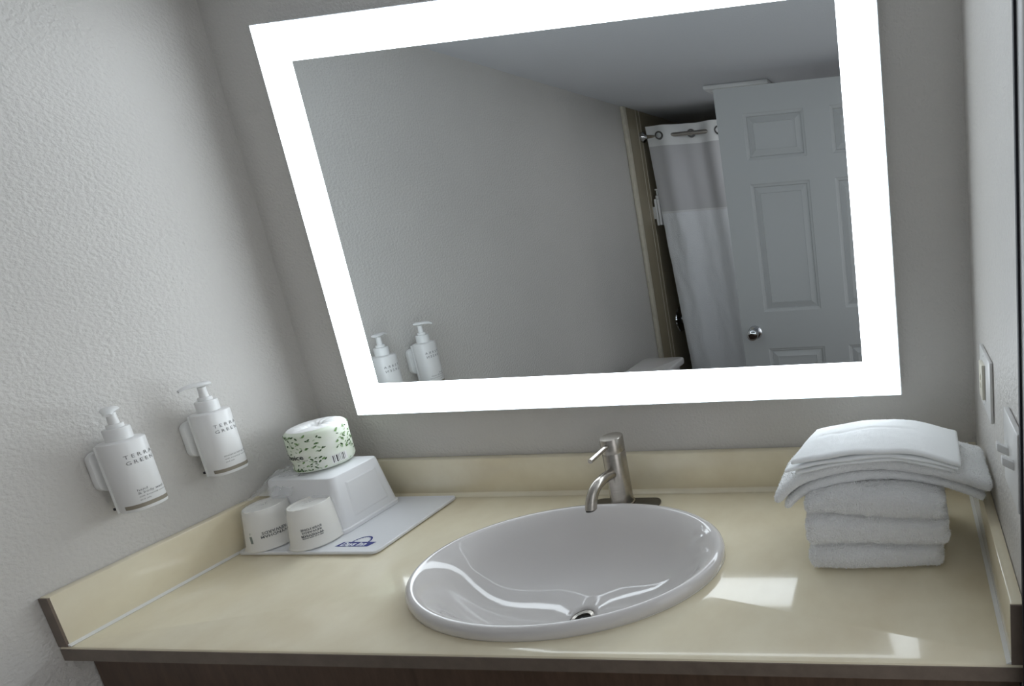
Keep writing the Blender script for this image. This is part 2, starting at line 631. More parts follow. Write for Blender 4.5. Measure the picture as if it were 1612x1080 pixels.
# ------------------------------------------------------------------ basin
bs = thing('wash_basin', 'oval white drop-in wash basin set in the cream worktop', 'sink', (SX, SY, 0.0))
prof = [(0.975, 0.0), (0.992, 0.001), (1.002, 0.006), (1.004, 0.0125), (0.999, 0.0180), (0.989, 0.0208), (0.976, 0.0212), (0.955, 0.0180), (0.918, 0.0095),
        (0.865, -0.004), (0.81, -0.026), (0.74, -0.050), (0.65, -0.073), (0.54, -0.091), (0.42, -0.104), (0.30, -0.1125), (0.20, -0.118), (0.125, -0.1215)]
v, f = [], []
seg = 128
rd = 0.024
NB = len(prof)
for i, (s, z) in enumerate(prof):
    t = max(0.0, min(1.0, (0.5 - s) / (0.5 - 0.125)))
    for q in range(seg):
        a = 2 * PI * q / seg
        ex, ey = SA * s * math.cos(a), SB * s * math.sin(a)
        cx_, cyy = (rd * math.cos(a)) * (1 + (s - .125) * 6), (rd * math.sin(a)) * (1 + (s - .125) * 5)
        t2 = t * t * (3 - 2 * t)
        v.append((SX + ex * (1 - t2) + cx_ * t2, SY + ey * (1 - t2) + cyy * t2, z))
for i in range(NB - 1):
    for q in range(seg):
        q2 = (q + 1) % seg
        f.append((i * seg + q, i * seg + q2, (i + 1) * seg + q2, (i + 1) * seg + q))
bowl = obj('bowl', v, f, PORC, bs, True)
mo = bowl.modifiers.new('thickness', 'SOLIDIFY')
mo.thickness = 0.004
mo.offset = 1.0
v, f = [], []
for i, (s, z) in enumerate([(0.99, 0.0003), (1.014, 0.0003), (1.010, 0.003), (0.99, 0.004)]):
    for q in range(seg):
        a = 2 * PI * q / seg
        v.append((SX + SA * s * math.cos(a), SY + SB * s * math.sin(a), z))
for i in range(4):
    for q in range(seg):
        q2 = (q + 1) % seg
        j = (i + 1) % 4
        f.append((i * seg + q, i * seg + q2, j * seg + q2, j * seg + q))
obj('caulk_ring', v, f, CAULK, bs, True)
dz = -0.1225
lathe('drain_ring', [(0.0245, 0.0015), (0.022, 0.0028), (0.0165, 0.001), (0.0155, -0.008)], (SX, SY, dz), NICKEL, bs, 40)
lathe('drain_hole', [(0.0165, -0.010), (0.0166, -0.003), (0.0004, -0.0035)], (SX, SY, dz), DARK, bs, 32, bot=True)
lathe('stopper_pin', [(0.0045, -0.004), (0.0045, 0.0), (0.003, 0.002), (0.0005, 0.0024)], (SX, SY, dz), CHROME, bs, 16, top=True)

# ------------------------------------------------------------------ faucet
FX, FY = 0.837, -0.078
fa = thing('faucet', 'brushed nickel single-handle faucet behind the oval basin', 'faucet', (FX, FY, 0.0))
prism('deck_plate', rrect(FX - 0.082, FY - 0.026, FX + 0.089, FY + 0.026, 0.022, 8), 0.0005, 0.006, NICKDK, fa, bevel=0.0018)
lathe('base_collar', [(0.0275, 0.006), (0.0275, 0.010), (0.0248, 0.012)], (FX, FY, 0), NICKEL, fa, 40, bot=True)
lathe('body', [(0.0245, 0.010), (0.0245, 0.138), (0.0238, 0.140)], (FX, FY, 0), NICKEL, fa, 48, bot=True, top=True)
hd = lathe('handle_cap', [(0.0232, 0.1395), (0.0232, 0.1415), (0.0248, 0.1425), (0.0248, 0.1740), (0.0238, 0.1758), (0.0005, 0.1762)], (FX, FY, 0), NICKEL, fa, 48, bot=True, top=True)
tube('lever', [(FX, FY - 0.020, 0.162), (FX - 0.001, FY - 0.045, 0.1615), (FX - 0.002, FY - 0.084, 0.160)], 0.0052, NICKEL, hd, 16)
sp = [(FX - .001, FY - 0.010, 0.090), (FX - .001, FY - 0.030, 0.097)] + bez((FX - .001, FY - 0.036, 0.0985), (FX - .002, FY - 0.075, 0.106), (FX - .005, FY - 0.096, 0.096), (FX - .006, FY - 0.104, 0.060), 14)
tube('spout', sp, 0.0118, NICKEL, fa, 24)
lathe('aerator', [(0.0105, 0.0), (0.0105, -0.002), (0.008, -0.0022)], (FX - .006, FY - 0.1042, 0.0605), NICKDK, fa, 20, top=True)

# ------------------------------------------------------------------ lit mirror
MX0, MX1, MZ0, MZ1, MB, MY = 0.1486, 1.5007, 0.2301, 1.1318, 0.0811, -0.030
mi = thing('lit_mirror', 'rectangular wall mirror with glowing frosted border above the basin', 'mirror', ((MX0 + MX1) / 2, -0.015, MZ0))
box('housing', (MX0 + 0.012, -0.0005, MZ0 + 0.012), (MX1 - 0.012, MY + 0.006, MZ1 - 0.012), WPLAS, mi)
box('glass_edge', (MX0, MY + 0.006, MZ0), (MX1, MY + 0.0008, MZ1), EDGE, mi)
v = [(MX0 + MB, MY, MZ0 + MB), (MX1 - MB, MY, MZ0 + MB), (MX1 - MB, MY, MZ1 - MB), (MX0 + MB, MY, MZ1 - MB)]
v += [(x, MY + 0.0006, z) for x, y, z in v]
obj('mirror_glass', v, [(0, 1, 2, 3), (7, 6, 5, 4), (0, 4, 5, 1), (1, 5, 6, 2), (2, 6, 7, 3), (3, 7, 4, 0)], MIRROR, mi)
e = 0.002
o4 = [(MX0 + e, MZ0 + e), (MX1 - e, MZ0 + e), (MX1 - e, MZ1 - e), (MX0 + e, MZ1 - e)]
i4 = [(MX0 + MB, MZ0 + MB), (MX1 - MB, MZ0 + MB), (MX1 - MB, MZ1 - MB), (MX0 + MB, MZ1 - MB)]
v = [(x, MY - 0.0002, z) for x, z in o4] + [(x, MY - 0.0002, z) for x, z in i4] + [(x, MY + 0.0008, z) for x, z in o4] + [(x, MY + 0.0008, z) for x, z in i4]
f = []
for q in range(4):
    q2 = (q + 1) % 4
    f += [(q, q2, 4 + q2, 4 + q), (8 + q, 12 + q, 12 + q2, 8 + q2), (q, 8 + q, 8 + q2, q2), (4 + q, 4 + q2, 12 + q2, 12 + q)]
lb = obj('light_border', v, f, GLOW, mi)
lb['label'] = 'glowing frosted white border'


# ------------------------------------------------------------------ soap dispensers on the left wall
def dispenser(cy, label, small, yaw):
    R = 0.0275
    cx = 0.0415
    z0, z1 = 0.192, 0.330
    t = thing('soap_dispenser', label, 'soap dispenser', (0.0, cy, z0), 'pump dispensers on the left wall')
    # wall plate and holder channel
    pl = [(cy + y, z) for y, z in rrect(-0.030, 0.236, 0.030, 0.316, 0.015, 6)]
    vv = [(0.0005, a, b) for a, b in pl] + [(0.013, a, b) for a, b in pl]
    n = len(pl)
    ff = [tuple(range(n)), tuple(range(2 * n - 1, n - 1, -1))] + [(i, (i + 1) % n, n + (i + 1) % n, n + i) for i in range(n)]
    vv, ff = bevelled(vv, ff, 0.003, 2)
    obj('wall_plate', vv, ff, WPLAS, t, True, angle=40)
    prism('holder_channel', rrect(0.0125, cy - 0.021, 0.026, cy + 0.021, 0.005, 4), z0 + 0.004, z1 - 0.004, WPLAS, t, bevel=0.0015)
    # bottle body: rounded square-ish oval
    def oval(r, k=2.5):
        o = []
        for i in range(64):
            a = 2 * PI * i / 64
            c, s = math.cos(a), math.sin(a)
            o.append((cx + r * math.copysign(abs(c) ** (2 / k), c) * 0.93, cy + r * math.copysign(abs(s) ** (2 / k), s)))
        return o
    rings = [(0.90, z0), (0.975, z0 + 0.001), (1.0, z0 + 0.004), (1.0, z1 - 0.004), (0.975, z1 - 0.001), (0.90, z1 + 0.0005), (0.55, z1 + 0.002)]
    vv, ff = [], []
    for s, z in rings:
        vv += [(cx + (x - cx) * s, cy + (y - cy) * s, z) for x, y in oval(R)]
    for i in range(len(rings) - 1):
        for q in range(64):
            q2 = (q + 1) % 64
            ff.append((i * 64 + q, i * 64 + q2, (i + 1) * 64 + q2, (i + 1) * 64 + q))
    ff += [tuple(reversed(range(64))), tuple((len(rings) - 1) * 64 + q for q in range(64))]
    bo = obj('bottle', vv, ff, WPLAS2, t, True, angle=40)
    # wrap a flat drawing round the bottle; u runs along the outline, u = 0 at angle a0
    A0 = math.radians(-52)
    fine = []
    for i in range(720):
        a = A0 + 2 * PI * i / 720
        c, s = math.cos(a), math.sin(a)
        k = 2.5
        fine.append(Vector((cx + (R + .0004) * math.copysign(abs(c) ** (2 / k), c) * 0.93, cy + (R + .0004) * math.copysign(abs(s) ** (2 / k), s))))
    cum = [0.0]
    for i in range(719):
        cum.append(cum[-1] + (fine[i + 1] - fine[i]).length)
    def wrap(u, z):
        u = u % cum[-1]
        lo, hi = 0, 719
        while hi - lo > 1:
            md = (lo + hi) // 2
            if cum[md] <= u: lo = md
            else: hi = md
        w = (u - cum[lo]) / max(1e-9, cum[hi] - cum[lo])
        q = fine[lo] * (1 - w) + fine[hi] * w
        return (q.x, q.y, z)
    text('lettering', 'TERRA', 0.0100, INKG, bo, lambda x, y: wrap(0.0085 + x, 0.296 + y), 1.55)
    text('lettering', 'GREEN', 0.0100, INKG, bo, lambda x, y: wrap(0.0085 + x, 0.284 + y), 1.42)
    for i, (s, sz) in enumerate(small):
        text('small_print', s, sz, INKG, bo, lambda x, y, i=i: wrap(0.010 + x, 0.2305 - i * 0.0062 + y), 1.05)
    # taupe stripe near the foot
    vv, ff = [], []
    n = 36
    for i in range(n + 1):
        u = -0.012 + 0.066 * i / n
        vv += [wrap(u, 0.1990), wrap(u, 0.2065)]
    ff = [(2 * i, 2 * i + 2, 2 * i + 3, 2 * i + 1) for i in range(n)]
    obj('stripe', vv, ff, TAUPE, bo, True)
    # dark lock slot at the foot of the seam, facing the front
    box('lock_slot', (cx - 0.020, cy - R - 0.0006, 0.200), (cx - 0.0165, cy - R + 0.002, 0.2045), BLACK, bo)
    box('seam', (cx - 0.0125, cy - R - 0.0012, z0 + .002), (cx - 0.0110, cy - R + 0.002, z1 - 0.002), WPLAS, bo)
    # cap and pump
    lathe('cap', [(0.0165, z1 + 0.001), (0.0165, 0.352), (0.0155, 0.3545), (0.0105, 0.355), (0.0105, 0.3605), (0.0095, 0.362)], (cx, cy, 0), WPLAS, t, 36, top=True)
    pu = lathe('pump_stem', [(0.0068, 0.3605), (0.0060, 0.378), (0.0062, 0.384)], (cx, cy, 0), WPLAS, t, 24, top=True)
    ca, sa = math.cos(yaw), math.sin(yaw)
    pts = [(-0.013, .0), (-0.008, .0), (0.0, 0.0), (0.012, .0008), (0.024, -.0002), (0.032, -0.004)]
    vv, ff = [], []
    hw = [(0.0085, .004), (0.011, .006), (0.0115, .006), (0.0095, .0052), (0.0068, .0042), (0.005, .003)]
    for (d, dz_), (w_, h_) in zip(pts, hw):
        for q in range(12):
            a = 2 * PI * q / 12
            lx, ly, lz = d, w_ * math.cos(a), h_ * math.sin(a)
            vv.append((cx + lx * ca - ly * sa, cy + lx * sa + ly * ca, 0.389 + dz_ + (lz if lz > 0 else lz * .8)))
    for i in range(len(pts) - 1):
        for q in range(12):
            q2 = (q + 1) % 12
            ff.append((i * 12 + q, i * 12 + q2, (i + 1) * 12 + q2, (i + 1) * 12 + q))
    ff += [tuple(reversed(range(12))), tuple((len(pts) - 1) * 12 + q for q in range(12))]
    obj('pump_spout', vv, ff, WPLAS, pu, True, angle=50)
    return t


dispenser(-0.222, 'white pump soap dispenser on the left wall, the one nearer the mirror', [('moisturizing lotion', 0.0062), ('with botanical extracts', 0.0042), ('and oils', 0.0042)], math.radians(-105))
dispenser(-0.353, 'white pump soap dispenser on the left wall, the one farther from the mirror', [('hand', 0.0068), ('& body wash', 0.0068), ('with botanical extracts', 0.0042), ('and oils', 0.0042)], math.radians(-34))

# ------------------------------------------------------------------ tray with bucket, roll and cups
TX0, TX1, TY0, TY1 = 0.030, 0.372, -0.247, -0.034
tr_ = thing('amenity_tray', 'flat white rectangular tray with blue printed logo on the worktop', 'tray', ((TX0 + TX1) / 2, (TY0 + TY1) / 2, 0.0))
poly = rrect(TX0, TY0, TX1, TY1, 0.012, 6)
n = len(poly)
vv = []
cxm, cym = (TX0 + TX1) / 2, (TY0 + TY1) / 2
for sc, z in ((-0.004, 0.0008), (0.0, 0.0035), (0.0, 0.0085), (-0.002, 0.0098), (-0.0045, 0.0092), (-0.008, 0.0078)):
    for x, y in poly:
        vv.append((x + math.copysign(1, x - cxm) * sc, y + math.copysign(1, y - cym) * sc, z))
ff = []
for i in range(5):
    for q in range(n):
        q2 = (q + 1) % n
        ff.append((i * n + q, i * n + q2, (i + 1) * n + q2, (i + 1) * n + q))
ff += [tuple(reversed(range(n))), tuple(5 * n + q for q in range(n))]
obj('plate', vv, ff, TRAYW, tr_, True, angle=35)
ZT = 0.0079
# printed logo: slanted banner with white letters below a rayed arc
lg = lambda x, y: (0.255 + x, -0.2275 + y, ZT + 0.0003)
obj('logo_banner', [lg(-0.004, 0), (lg(0.076, 0)), lg(0.082, 0.0155), lg(0.002, 0.0155)], [(0, 1, 2, 3)], BLUE, tr_)
text('logo_lettering', 'Days Inn', 0.0175, WINK, tr_, lambda x, y: (0.255 + 0.0045 + x * 0.98, -0.2275 + 0.0025 + y * .9, ZT + 0.0006), 1.0, bold=0.0005, shear=0.25)
vv, ff = [], []
for i in range(33):
    a = PI * i / 32
    for r in (0.0185, 0.0215):
        vv.append(lg(0.0425 + r * math.cos(a), 0.015 + r * 0.95 * math.sin(a)))
ff = [(2 * i, 2 * i + 2, 2 * i + 3, 2 * i + 1) for i in range(32)]
obj('logo_arc', vv, ff, BLUE, tr_)
for i in range(11):
    a = PI * (i + 0.5) / 11
    vv = [lg(0.0425 + r * math.cos(a + da), 0.015 + r * 0.95 * math.sin(a + da)) for r, da in ((0.0165, -.03), (0.0185, -.05), (0.0185, .05), (0.0165, .03))]
    obj('logo_ray', vv, [(0, 1, 2, 3)], BLUE, tr_)

# upturned ice bucket
BX0, BX1, BY0, BY1, BZ0, BZ1 = 0.034, 0.229, -0.186, -0.052, 0.0105, 0.140
ib = thing('ice_bucket', 'upturned square white plastic ice bucket on the tray', 'ice bucket', ((BX0 + BX1) / 2, (BY0 + BY1) / 2, ZT + .0005))
def bring(x0, y0, x1, y1, r, z):
    return [(x, y, z) for x, y in rrect(x0, y0, x1, y1, r, 6)]
rg = [bring(BX0 - .003, BY0 - .003, BX1 + .003, BY1 + .003, .016, ZT + .0006), bring(BX0 - .003, BY0 - .003, BX1 + .003, BY1 + .003, .016, BZ0 + 0.006),
      bring(BX0, BY0, BX1, BY1, 0.014, BZ0 + 0.008), bring(BX0 + .012, BY0 + .012, BX1 - .012, BY1 - .012, 0.012, BZ1 - 0.005),
      bring(BX0 + .0135, BY0 + .0135, BX1 - .0135, BY1 - .0135, 0.012, BZ1 - 0.0015), bring(BX0 + .017, BY0 + .017, BX1 - .017, BY1 - .017, 0.011, BZ1)]
n = len(rg[0])
vv = [p for r in rg for p in r]
ff = []
for i in range(len(rg) - 1):
    for q in range(n):
        q2 = (q + 1) % n
        ff.append((i * n + q, i * n + q2, (i + 1) * n + q2, (i + 1) * n + q))
ff += [tuple((len(rg) - 1) * n + q for q in range(n)), tuple(reversed(range(n)))]
obj('body', vv, ff, BUCKW, ib, True, angle=30)
# raised field on the right side
def side_pt(y, z, o=0.0012):
    t = (z - BZ0 - .008) / (BZ1 - 0.005 - BZ0 - .008)
    return (BX1 - 0.012 * t + o, y, z)
ya, yb, za, zb = BY0 + 0.030, BY1 - 0.022, 0.034, 0.118
vv = [side_pt(ya, za, 0), side_pt(yb, za, 0), side_pt(yb - .006, zb, 0), side_pt(ya + .006, zb, 0),
      side_pt(ya + .004, za + .004), side_pt(yb - .004, za + .004), side_pt(yb - .010, zb - .004), side_pt(ya + .010, zb - .004)]
obj('side_panel', vv, [(4, 5, 6, 7), (0, 1, 5, 4), (1, 2, 6, 5), (2, 3, 7, 6), (3, 0, 4, 7), (3, 2, 1, 0)], BUCKW, ib)


# crumpled clear liner bag hanging over the bucket's left and front
def liner():
    NX, NY = 60, 44
    vv, ff = [], []
    for i in range(NX + 1):
        u = i / NX
        for j in range(NY + 1):
            w = j / NY
            # from under the roll across the bucket top, over its left edge and out onto the splashback ledge
            s = u * 0.185 + 0.012 * math.sin(w * 9) * (1 - u)
            if s < 0.088:
                x, z = 0.128 - s, BZ1 + 0.0025
            elif s < 0.120:
                a = (s - 0.088) / 0.032
                x, z = 0.040 - 0.014 * a, BZ1 + 0.0025 - 0.014 * a * a
            else:
                a = (s - 0.120) / 0.065
                x, z = 0.026 - 0.022 * a, BZ1 - 0.0115 - 0.024 * a
            y = BY0 + 0.014 + w * (BY1 - BY0 - 0.03) - 0.022 * max(0, u - 0.6) * (1 - w) * 2
            if w < 0.22:
                q = (0.22 - w) / 0.22
                y -= 0.016 * q
                z -= 0.034 * q * (1 - 0.7 * max(0, u - .5) * 2)
            n1 = abs(noise.noise(Vector((x * 55, y * 55, z * 30 + 3))))
            n2 = abs(noise.noise(Vector((x * 140 + 7, y * 140, z * 90))))
            lift = 0.009 * n1 + 0.004 * n2
            z = max(z, H + 0.0015) if x < T + .004 else z
            vv.append((max(0.002, x - lift * 0.3 * (u > .5)), y - lift * 0.6 * (w < .25), z + lift * (1.0 if w > .2 else .4)))
    for i in range(NX):
        for j in range(NY):
            a = i * (NY + 1) + j
            ff.append((a, a + 1, a + NY + 2, a + NY + 1))
    return obj('liner_bag', vv, ff, LINER, ib, True)


liner()

# wrapped toilet roll on the bucket
RX, RY, RZ, RR, RH = 0.126, -0.106, BZ1 + 0.0062, 0.0540, 0.096
ro = thing('toilet_roll', 'paper-wrapped toilet roll with green leaf print on the upturned bucket', 'toilet roll', (RX, RY, RZ))
def rr_at(a, z):
    t = z / RH
    w = RR * (1 + 0.018 * math.sin(3 * a + 1.0) * (0.4 + .6 * math.sin(t * PI)))
    w -= 0.0035 * math.exp(-((t - 0.30 - 0.12 * math.sin(a * 2 + 2.2)) / 0.10) ** 2) * (0.5 + 0.5 * math.cos(a + 2.2))
    if t < 0.07: w -= (0.07 - t) / 0.07 * 0.004
    if t > 0.93: w -= (t - 0.93) / 0.07 * 0.006
    return w
vv, ff = [], []
SEG, NZ = 72, 22
for i in range(NZ + 1):
    z = RH * i / NZ
    for q in range(SEG):
        a = 2 * PI * q / SEG
        r = rr_at(a, z)
        vv.append((RX + r * math.cos(a), RY + r * math.sin(a), RZ + z))
for i in range(NZ):
    for q in range(SEG):
        q2 = (q + 1) % SEG
        ff.append((i * SEG + q, i * SEG + q2, (i + 1) * SEG + q2, (i + 1) * SEG + q))
ff.append(tuple(reversed(range(SEG))))
obj('wrapper', vv, ff, WRAPP, ro, True)
vv, ff = [], []
tp = [(0, 0), (0.10, 0.0022), (0.45, 0.002), (0.62, 0.001), (0.70, -0.003), (0.745, -0.012), (0.77, -0.024)]
rb = RR - 0.006
for i, (t, dz) in enumerate(tp):
    for q in range(SEG):
        a = 2 * PI * q / SEG
        r0 = rr_at(a, RH)
        r = r0 * (1 - t)
        w = 0.0022 * math.sin(a * 11 + 2 * math.sin(a * 3)) * min(1, t * 1.6) if t > 0 else 0
        if t > .5: r += 0.0012 * math.sin(a * 9)
        vv.append((RX + r * math.cos(a), RY + r * math.sin(a), RZ + RH + dz + w * 0.6))
for i in range(len(tp) - 1):
    for q in range(SEG):
        q2 = (q + 1) % SEG
        ff.append((i * SEG + q, i * SEG + q2, (i + 1) * SEG + q2, (i + 1) * SEG + q))
ff.append(tuple((len(tp) - 1) * SEG + q for q in range(SEG)))
obj('tucked_top', vv, ff, PAPERW, ro, True)


def rwrap(u, z, o=0.0005):
    a = math.radians(-52) + u / RR
    r = rr_at(a, z) + o
    return (RX + r * math.cos(a), RY + r * math.sin(a), RZ + z)


rng = random.Random(5)
leaves = {GRN1.name: ([], []), GRN2.name: ([], []), GRN3.name: ([], [])}
cl = [(-0.055, .072), (-0.030, .062), (-0.008, .050), (0.000, .030), (-0.030, .014), (-0.055, .012), (0.004, .072), (0.050, .045), (0.056, .070), (0.072, .030), (0.080, .06), (-0.085, .06), (0.10, .08), (-0.10, .02), (-0.008, .012)]
for i in range(250):
    c = rng.choice(cl)
    u = c[0] + rng.gauss(0, 0.012)
    z = min(RH - .008, max(.006, c[1] + rng.gauss(0, 0.017)))
    if 0.022 < u < 0.058 and z < 0.032 or -0.075 < u < -0.012 and 0.026 < z < 0.048 or 0.020 < u < 0.034:
        continue
    ang = rng.choice((-1, 1)) * rng.uniform(.3, 1.0)
    L = rng.uniform(0.0024, 0.0040)
    wd = L * 0.48
    m = rng.choices((GRN1, GRN2, GRN3), (0.42, 0.33, 0.25))[0]
    V, F = leaves[m.name]
    n0 = len(V)
    for q in range(8):
        a = 2 * PI * q / 8
        lx, lz = L * math.cos(a), wd * math.sin(a) * (1 if abs(math.cos(a)) < .9 else .6)
        V.append(rwrap(u + lx * math.cos(ang) - lz * math.sin(ang), z + lx * math.sin(ang) + lz * math.cos(ang), 0.0006))
    F.append(tuple(range(n0, n0 + 8)))
for m in (GRN1, GRN2, GRN3):
    V, F = leaves[m.name]
    lf = obj('leaf_print', V, F, m, ro)
    lf['kind'] = 'stuff'
text('lettering', 'Choice', 0.0165, INK, ro, lambda x, y: rwrap(-0.068 + x, 0.034 + y, .0007), 1.0, bold=0.0003)
text('small_print', 'bath tissue', 0.0050, INKG, ro, lambda x, y: rwrap(-0.036 + x, 0.0285 + y, .0007), 1.0)
# bar code
bx, bars = 0.027, [.0016, .0008, .0006, .0018, .0022, .0007, .0007, .0014, .0006, .0020, .0008, .0007, .0016, .0012, .0006, .0018]
u = bx
V, F = [], []
for i, wv in enumerate(bars):
    if i % 2 == 0:
        n0 = len(V)
        V += [rwrap(u, .009, .0008), rwrap(u + wv, .009, .0008), rwrap(u + wv, .0255, .0008), rwrap(u, .0255, .0008)]
        F.append((n0, n0 + 1, n0 + 2, n0 + 3))
    u += wv + .0004
bc = obj('barcode', V, F, INK, ro)
bc['kind'] = 'stuff'
obj('barcode_field', [rwrap(bx - .002 + (u - bx + .004) * i / 8, zz, .0006) for i in range(9) for zz in (.0075, .027)], [(2 * i, 2 * i + 2, 2 * i + 3, 2 * i + 1) for i in range(8)], PAPERW, ro)


# upside-down paper cups in clear sleeves
def cup(cx, cy, label, rot, wrapped, lines, sizes, mark):
    z0 = ZT + 0.0022
    r0, r1, h = 0.0450, 0.0350, 0.090
    t = thing('paper_cup', label, 'cup', (cx, cy, ZT + .0005), 'upside-down paper cups on the tray')
    rad = lambda z: r0 + (r1 - r0) * z / h
    lathe('cup_wall', [(r0 - .002, 0.001), (r0 + .0015, 0.0), (r0 + .0022, .002), (r0 + .0008, .0042), (rad(.006), .006), (rad(h - .0135), h - .0135), (rad(h - .013) - .0006, h - .0125), (r1 - .0002, h - .001), (r1 - .001, h), (r1 - .0022, h - .0005), (r1 - .0030, h - .004)], (cx, cy, z0), PAPER, t, 56, angle=50)
    lathe('cup_base', [(r1 - .0030, h - .004), (0.001, h - .0038)], (cx, cy, z0), PAPER, t, 56, top=True)
    def wr(u, z, o=.0005):
        r = rad(z)
        a = rot + u / r
        return (cx + (r + o) * math.cos(a), cy + (r + o) * math.sin(a), z0 + z)
    zc = mark[0]
    for s, sz, du in zip(lines, sizes, mark[1]):
        # the cup stands upside down, so the print reads turned by 180 degrees
        text('lettering', s, sz, INK, t, lambda x, y, zc=zc, du=du: wr(du - x, zc - y), 1.05, 'C', bold=0.00022)
        zc += sz * 1.02
    if mark[2]:
        u0 = mark[2]
        obj('stamp_print', [wr(u0 + a, b) for a, b in ((-.003, .020), (.0022, .020), (.0022, .036), (-.003, .036))], [(0, 1, 2, 3)], mat('stamp_ink', (0.10, 0.14, 0.11), 0.6), t)
        vv = []
        for i in range(17):
            a = 2 * PI * i / 16 * .8
            for r in (.0014, .0022):
                vv.append(wr(u0 + r * math.cos(a), .0415 + r * math.sin(a)))
        obj('recycling_print', vv, [(2 * i, 2 * i + 2, 2 * i + 3, 2 * i + 1) for i in range(16)], mat('stamp_ink', (0.10, 0.14, 0.11), 0.6), t)
        for i in range(1):
            vv = [wr(mark[1][0] + 0.021 - 0.042 * i / 10, zz) for i in range(11) for zz in (mark[3], mark[3] + .0006)]
            obj('print_rule', vv, [(2 * i, 2 * i + 2, 2 * i + 3, 2 * i + 1) for i in range(10)], INKG, t)
    # clear sleeve, a little larger and crumpled
    vv, ff = [], []
    SEGc, NZc = 56, 20
    sd = cx * 31
    for i in range(NZc + 1):
        q_ = i / NZc
        if q_ < .72:
            zz = h * q_ / .72
            base = rad(zz) + 0.0022
        else:
            zz = h + 0.0012 + 0.003 * math.sin((q_ - .72) / .28 * PI)
            base = max(0.001, (rad(h) + 0.0018) * (1 - (q_ - .72) / .28))
        for k_ in range(SEGc):
            a = 2 * PI * k_ / SEGc
            nn = noise.noise(Vector((math.cos(a) * 3 + sd, math.sin(a) * 3, zz * 60)))
            r = base + (0.0032 if wrapped else 0.0012) * max(0, nn) * (1 if q_ < .72 else .3)
            if i == 0:
                r += 0.0022 * (0.5 + 0.5 * math.cos(a - 3.6)) * 2
            vv.append((cx + r * math.cos(a), cy + r * math.sin(a), z0 - .001 + zz + (0.0025 * nn if q_ > .72 else 0)))
    for i in range(NZc):
        for k_ in range(SEGc):
            k2 = (k_ + 1) % SEGc
            ff.append((i * SEGc + k_, i * SEGc + k2, (i + 1) * SEGc + k2, (i + 1) * SEGc + k_))
    obj('clear_sleeve', vv, ff, FILM, t, True)
    return t


cup(0.0745, -0.2045, 'upside-down paper cup in clear wrap beside the left splashback', math.radians(-38), False, ['WYNDHAM', 'REWARDS'], [0.0082, 0.0082], (0.0335, (0.006, 0.006), -0.034, 0.0350))
cup(0.1815, -0.2010, 'upside-down paper cup in crinkled clear wrap beside the blue logo', math.radians(-46), True, ['visit us to start earning', 'more of what you love', 'WYNDHAM', 'REWARDS', 'EVERYONE'], [0.0034, 0.0034, 0.0066, 0.0066, 0.0066], (0.0265, (0.0, 0.0, 0.0, 0.0, 0.0), 0, 0))


# ------------------------------------------------------------------ towels
def rbox_geo(lo, hi, r, nx, ny, nz):
    """surface grid of a box with rounded edges"""
    idx, V, F = {}, [], []
    def vid(i, j, k_):
        key = (i, j, k_)
        if key not in idx:
            p = Vector((lo[0] + (hi[0] - lo[0]) * i / nx, lo[1] + (hi[1] - lo[1]) * j / ny, lo[2] + (hi[2] - lo[2]) * k_ / nz))
            rr = Vector((min(r[0], (hi[0] - lo[0]) / 2 - 1e-5), min(r[1], (hi[1] - lo[1]) / 2 - 1e-5), min(r[2], (hi[2] - lo[2]) / 2 - 1e-5)))
            inn = Vector([min(max(p[a], lo[a] + rr[a]), hi[a] - rr[a]) for a in range(3)])
            d = Vector([(p[a] - inn[a]) / rr[a] for a in range(3)])
            if d.length > 1e-9:
                d.normalize()
                p = Vector([inn[a] + d[a] * rr[a] for a in range(3)])
            idx[key] = len(V)
            V.append(p)
        return idx[key]
    for i in range(nx):
        for j in range(ny):
            F.append((vid(i, j, 0), vid(i, j + 1, 0), vid(i + 1, j + 1, 0), vid(i + 1, j, 0)))
            F.append((vid(i, j, nz), vid(i + 1, j, nz), vid(i + 1, j + 1, nz), vid(i, j + 1, nz)))
    for i in range(nx):
        for k_ in range(nz):
            F.append((vid(i, 0, k_), vid(i + 1, 0, k_), vid(i + 1, 0, k_ + 1), vid(i, 0, k_ + 1)))
            F.append((vid(i, ny, k_), vid(i, ny, k_ + 1), vid(i + 1, ny, k_ + 1), vid(i + 1, ny, k_)))
    for j in range(ny):
        for k_ in range(nz):
            F.append((vid(0, j, k_), vid(0, j, k_ + 1), vid(0, j + 1, k_ + 1), vid(0, j + 1, k_)))
            F.append((vid(nx, j, k_), vid(nx, j + 1, k_), vid(nx, j + 1, k_ + 1), vid(nx, j, k_ + 1)))
    return V, F


